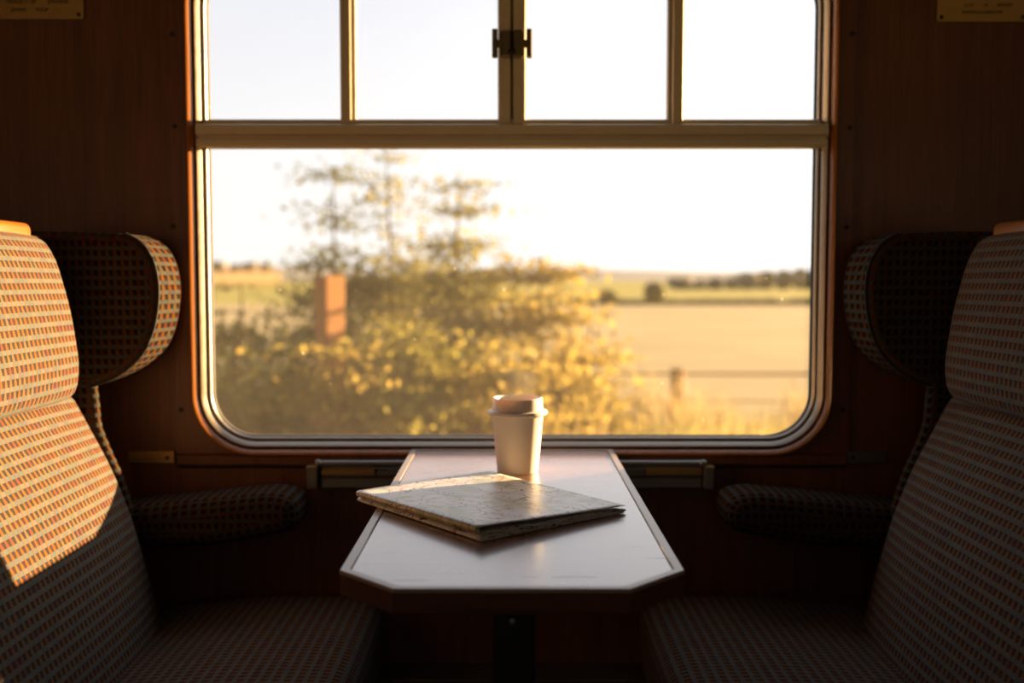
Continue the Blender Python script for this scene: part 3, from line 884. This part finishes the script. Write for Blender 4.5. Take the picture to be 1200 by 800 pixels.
# field hedge
mb = MB(); vs, fs = [], []
prof_h = [(-.6, 0), (-.55, .6), (-.25, .95), (.25, .95), (.55, .6), (.6, 0)]
nh = 110
for i in range(nh + 1):
    x = 5 + 55 * i / nh
    for (dy, dz) in prof_h:
        k = 1 + .45 * noise.noise(Vector((x * .8, dy, dz)))
        vs.append((x, 99 + dy * k, GZ - .05 + dz * k * .62))
m = len(prof_h)
for i in range(nh):
    for j in range(m - 1): fs.append((i * m + j, i * m + j + 1, (i + 1) * m + j + 1, (i + 1) * m + j))
mb.add(vs, fs); tag(mb.build('field_hedge', M['hedge_far'], None, 70), 'low dark hedge between the golden field and the green field', 'hedge')

# lineside fence
fence = empty('field_fence', 'wooden post and rail fence at the edge of the golden field', 'fence')
FY = 13.0
for px in (270, 445, 620, 795, 970):
    t = P(px, 431, FY)
    w = .085
    mb = MB(); mb.box((-w, -w, GZ - .1), (w, w, t.z), .015)
    c_, s_ = math.cos(math.radians(-25)), math.sin(math.radians(-25))
    mb.v = [(t.x + x * c_ - y * s_, FY + x * s_ + y * c_, z) for x, y, z in mb.v]
    mb.build('post', M['darkpost'] if px != 620 else M['post'], fence, label='pale post' if px == 620 else None)
for py, th in ((438, .020), (470, .012)):
    t = P(600, py, FY - .09)
    mb = MB(); mb.box((-4.2, FY - .11, t.z - th), (4.6, FY - .075, t.z + th), .006); mb.build('rail', M['wire'], fence)
mk = empty('marker_post', 'rusty orange brown marker post standing among the lineside bushes', 'post')
t0 = P(385.5, 323, 7.0); w = .078
mb = MB(); mb.box((-w, -w, GZ - .2), (w, w, t0.z), .008)
c_, s_ = math.cos(math.radians(-46)), math.sin(math.radians(-46))
mb.v = [(t0.x + x * c_ - y * s_, 7.0 + x * s_ + y * c_, z) for x, y, z in mb.v]
mb.build('post', M['rustpost'], mk)

# lineside shrubs: stems, side twigs and individual leaves
def leaf(mb, p, size, rr, flat=.5):
    d = Vector((rr.gauss(0, 1), rr.gauss(0, 1), rr.gauss(0, flat))).normalized()
    s = d.cross(Vector((rr.gauss(0, 1), rr.gauss(0, 1), rr.gauss(0, 1)))).normalized()
    l = size * rr.uniform(.7, 1.35); w = l * rr.uniform(.32, .5)
    mb.v += [tuple(p), tuple(p + d * l * .5 + s * w), tuple(p + d * l), tuple(p + d * l * .5 - s * w)]
    b = len(mb.v) - 4
    mb.f.append((b, b + 1, b + 2, b + 3)); mb.uv.append(None)

def shrub(label, px, top_py, half_px, Y, mat, n_twigs, per, seed, lsize=.075, dense_py=None, lean=0.0):
    rr = random.Random(seed)
    top = P(px, top_py, Y)
    base = Vector((top.x, Y, GZ - .05)); H = top.z - base.z; Wd = half_px * Y / FPX
    root = empty('lineside_shrub', label, 'shrub', 'shrubs along the railway line'); root.location = base
    wood_, fol = MB(), MB()
    zd = (P(px, dense_py, Y).z - base.z) / H if dense_py else .6
    stems = []
    for k in range(5):
        f = 1.0 if k == 0 else rr.uniform(.55, .85)
        dx = lean * H if k == 0 else rr.uniform(-.7, .7) * Wd
        dyy = rr.uniform(-.25, .25) * Wd
        pts = [Vector((dx * q_ ** 1.4 + .04 * rr.uniform(-1, 1) * q_, dyy * q_, H * f * q_)) for q_ in (0, .25, .5, .75, 1)]
        stems.append((pts, f)); wood_.tube(pts, [.035 * (1 - .85 * q_) for q_ in (0, .25, .5, .75, 1)], 5)
    for i in range(n_twigs):
        pts, f = stems[0] if rr.random() < .45 else rr.choice(stems)
        q_ = rr.uniform(.12, 1.0) ** .8
        if q_ > zd * .95:
            if rr.random() < .25: continue
            q_ = min(1.0, (math.floor(q_ * 17) + .35 * math.sin(math.floor(q_ * 17) * 2.7 + seed) + rr.uniform(.0, .85)) / 17)
        x_ = q_ * 4; i0 = min(3, int(x_)); p = pts[i0].lerp(pts[i0 + 1], x_ - i0)
        hz_ = p.z / H
        reach = Wd * (1.0 if hz_ < zd else max(.22, (1 - hz_) / (1 - zd + 1e-3) * .62)) * rr.uniform(.25, 1.15)
        an = rr.uniform(0, 2 * math.pi)
        d = Vector((math.cos(an), math.sin(an) * .7, rr.uniform(-.06, .16)))
        e = p + d * reach
        if rr.random() < .5: wood_.tube([p, p.lerp(e, .5) + Vector((0, 0, .02)), e], [.009, .006, .003], 3)
        for _ in range(int(per * 1.7) if hz_ < zd else int(per * .8)):
            t_ = rr.random() ** .6
            c = p.lerp(e, t_) + Vector((rr.gauss(0, .19), rr.gauss(0, .09), rr.gauss(0, .026)))
            leaf(fol, c, lsize * .72, rr)
    wood_.build('stem', M['bark'], root)
    fol.build('foliage', mat, root)
    return root
S = shrub
S('olive shrub beside the window frame with a low rounded top', 285, 330, 46, 8.2, M['leaf_olive'], 110, 26, 1, dense_py=370)
S('tall thin grey green shrub with a sparse spire left of the tallest one', 386, 194, 46, 8.6, M['leaf_dark'], 230, 26, 2, dense_py=312, lsize=.06)
S('tallest shrub of the row, its sparse tip reaching up to the transom', 457, 170, 58, 8.8, M['leaf_olive'], 260, 26, 3, dense_py=306, lsize=.06)
S('yellow green shrub with a full top next to the tallest one', 539, 206, 60, 8.4, M['leaf_olive'], 300, 28, 4, dense_py=300, lsize=.06)
S('broad golden green shrub behind the coffee cup', 630, 296, 78, 8.3, M['leaf_gold'], 190, 28, 5, dense_py=322)
S('low dark bramble shrub below the marker post', 345, 392, 75, 7.4, M['leaf_dark'], 150, 26, 6, dense_py=410)
S('low olive bramble shrub at the left end of the row', 275, 405, 60, 7.0, M['leaf_olive'], 70, 26, 16, dense_py=420)
S('small golden bramble shrub hiding the foot of the marker post', 388, 388, 34, 6.6, M['leaf_gold'], 60, 26, 18, dense_py=410)
S('low olive bramble shrub in the middle of the row', 480, 378, 85, 7.2, M['leaf_olive'], 190, 28, 7, dense_py=400)
S('low olive bramble shrub above the map', 430, 430, 60, 6.6, M['leaf_olive'], 60, 26, 17, dense_py=440)
S('low golden bramble shrub above the rear of the table', 590, 398, 70, 7.3, M['leaf_gold'], 130, 28, 8, dense_py=420)
S('thin yellowing shrub at the open end of the row', 694, 344, 44, 8.6, M['leaf_gold'], 60, 20, 9, dense_py=400)

def blades(name, label, regions, mat, seed):
    rr = random.Random(seed); mb = MB()
    for (x0, x1, y0, y1, h0, h1, n_) in regions:
        for _ in range(n_):
            x, y = rr.uniform(x0, x1), rr.uniform(y0, y1)
            z = GZ - .35 + .35 * (y - 2.4) / 11.6 - .03
            clump = .75 + .5 * noise.noise(Vector((x * 1.1, y * 1.1, seed)))
            h_ = rr.uniform(h0, h1) * max(.35, clump)
            a = rr.uniform(0, math.pi); w = rr.uniform(.006, .014)
            dx, dy_ = math.cos(a) * w, math.sin(a) * w
            lx, ly = rr.gauss(0, .14) * h_, rr.gauss(0, .14) * h_
            b = len(mb.v)
            mb.v += [(x - dx, y - dy_, z), (x + dx, y + dy_, z), (x + dx + lx * .4, y + dy_ + ly * .4, z + h_ * .6), (x - dx + lx * .4, y - dy_ + ly * .4, z + h_ * .6), (x + lx, y + ly, z + h_)]
            mb.f += [(b, b + 1, b + 2, b + 3), (b + 3, b + 2, b + 4)]; mb.uv += [None, None]
    return tag(mb.build(name, mat), label, None, None, 'stuff')
blades('dry_grass', 'tall dry golden grass along the lineside bank', [(-4.2, 5.2, 8.5, 12.6, .7, 1.5, 16000), (-3.4, 1.2, 6.2, 8.5, .9, 1.7, 9000)], M['grass'], 3)
blades('green_weeds', 'yellow green weeds in front of the fence', [(.75, 2.1, 7.6, 9.0, 1.15, 1.75, 3200), (2.1, 3.0, 7.6, 9.0, 1.0, 1.5, 1200), (-3.2, .6, 6.6, 7.4, .8, 1.5, 3500)], M['weed'], 9)

# ================================================================== LIGHT
TAN_E = .140
sun_dir = Vector((.8346, .551, TAN_E)).normalized()        # towards the sun
sl = bpy.data.lights.new('sun', 'SUN'); sl.energy = 26.0; sl.angle = math.radians(.6); sl.color = (1.0, .61, .27)
so = bpy.data.objects.new('sun', sl); col.objects.link(so)
so.rotation_euler = sun_dir.to_track_quat('Z', 'Y').to_euler()

w = bpy.data.worlds.new('evening_sky'); sc.world = w; w.use_nodes = True
nt = w.node_tree; nt.nodes.clear()
def wn(kind, **kw):
    nd = nt.nodes.new(kind)
    for k, v in kw.items(): setattr(nd, k, v)
    return nd
tc = wn('ShaderNodeTexCoord')
sep = wn('ShaderNodeSeparateXYZ'); nt.links.new(tc.outputs['Generated'], sep.inputs[0])
rp = wn('ShaderNodeValToRGB')
els = rp.color_ramp.elements
els[0].position = .48; els[0].color = (.25, .18, .10, 1)
els[1].position = 1.0; els[1].color = (.52, .66, .90, 1)
for p_, c_ in ((.50, (.84, .82, .80, 1)), (.56, (.75, .77, .80, 1)), (.64, (.60, .655, .755, 1))):
    e = els.new(p_); e.color = c_
mr = wn('ShaderNodeMath', operation='MULTIPLY_ADD'); mr.inputs[1].default_value = .5; mr.inputs[2].default_value = .5
nt.links.new(sep.outputs[2], mr.inputs[0]); nt.links.new(mr.outputs[0], rp.inputs[0])
dot = wn('ShaderNodeVectorMath', operation='DOT_PRODUCT'); nt.links.new(tc.outputs['Generated'], dot.inputs[0]); dot.inputs[1].default_value = sun_dir
mx = wn('ShaderNodeMath', operation='MAXIMUM'); nt.links.new(dot.outputs['Value'], mx.inputs[0]); mx.inputs[1].default_value = 0
def glow(pw, amp, colr):
    a = wn('ShaderNodeMath', operation='POWER'); nt.links.new(mx.outputs[0], a.inputs[0]); a.inputs[1].default_value = pw
    b = wn('ShaderNodeVectorMath', operation='SCALE'); b.inputs[0].default_value = colr
    c = wn('ShaderNodeMath', operation='MULTIPLY'); nt.links.new(a.outputs[0], c.inputs[0]); c.inputs[1].default_value = amp
    nt.links.new(c.outputs[0], b.inputs['Scale'])
    return b.outputs[0]
g1, g2 = glow(3, .75, (1.0, .88, .72)), glow(30, 3.0, (1.0, .78, .50))
ad = wn('ShaderNodeVectorMath', operation='ADD'); nt.links.new(g1, ad.inputs[0]); nt.links.new(g2, ad.inputs[1])
ad2 = wn('ShaderNodeVectorMath', operation='ADD'); nt.links.new(ad.outputs[0], ad2.inputs[0]); nt.links.new(rp.outputs[0], ad2.inputs[1])
# the half of the sky away from the sun is dimmer and warmer
side = wn('ShaderNodeMapRange', interpolation_type='SMOOTHSTEP'); nt.links.new(sep.outputs[1], side.inputs['Value'])
side.inputs['From Min'].default_value = -.45; side.inputs['From Max'].default_value = .30
sky_mix = wn('ShaderNodeMix', data_type='RGBA', blend_type='MIX'); nt.links.new(side.outputs[0], sky_mix.inputs[0])
dim = wn('ShaderNodeMix', data_type='RGBA', blend_type='MULTIPLY'); dim.inputs[0].default_value = 1.0
nt.links.new(ad2.outputs[0], dim.inputs[6]); dim.inputs[7].default_value = (.27, .22, .16, 1)
nt.links.new(dim.outputs[2], sky_mix.inputs[6]); nt.links.new(ad2.outputs[0], sky_mix.inputs[7])
bg = wn('ShaderNodeBackground'); nt.links.new(sky_mix.outputs[2], bg.inputs[0]); bg.inputs[1].default_value = 1.0
wo = wn('ShaderNodeOutputWorld'); nt.links.new(bg.outputs[0], wo.inputs[0])

# ================================================================== CAMERA
cam = bpy.data.cameras.new('camera'); cam.sensor_width = 36; cam.lens = 36 * FPX / 1200
cam.clip_start = .02; cam.clip_end = 4000
cam.dof.use_dof = True; cam.dof.focus_distance = 1.44; cam.dof.aperture_fstop = 2.3
co_ = bpy.data.objects.new('camera', cam); col.objects.link(co_)
co_.location = (0, 0, CAMZ); co_.rotation_euler = (math.pi / 2 - PITCH, 0, 0)
sc.camera = co_
vs_ = sc.view_settings
vs_.view_transform = 'Standard'; vs_.look = 'None'; vs_.gamma = 1; vs_.use_curve_mapping = False
vs_.exposure = 0.34
sc.cycles.max_bounces = 8; sc.cycles.transparent_max_bounces = 16
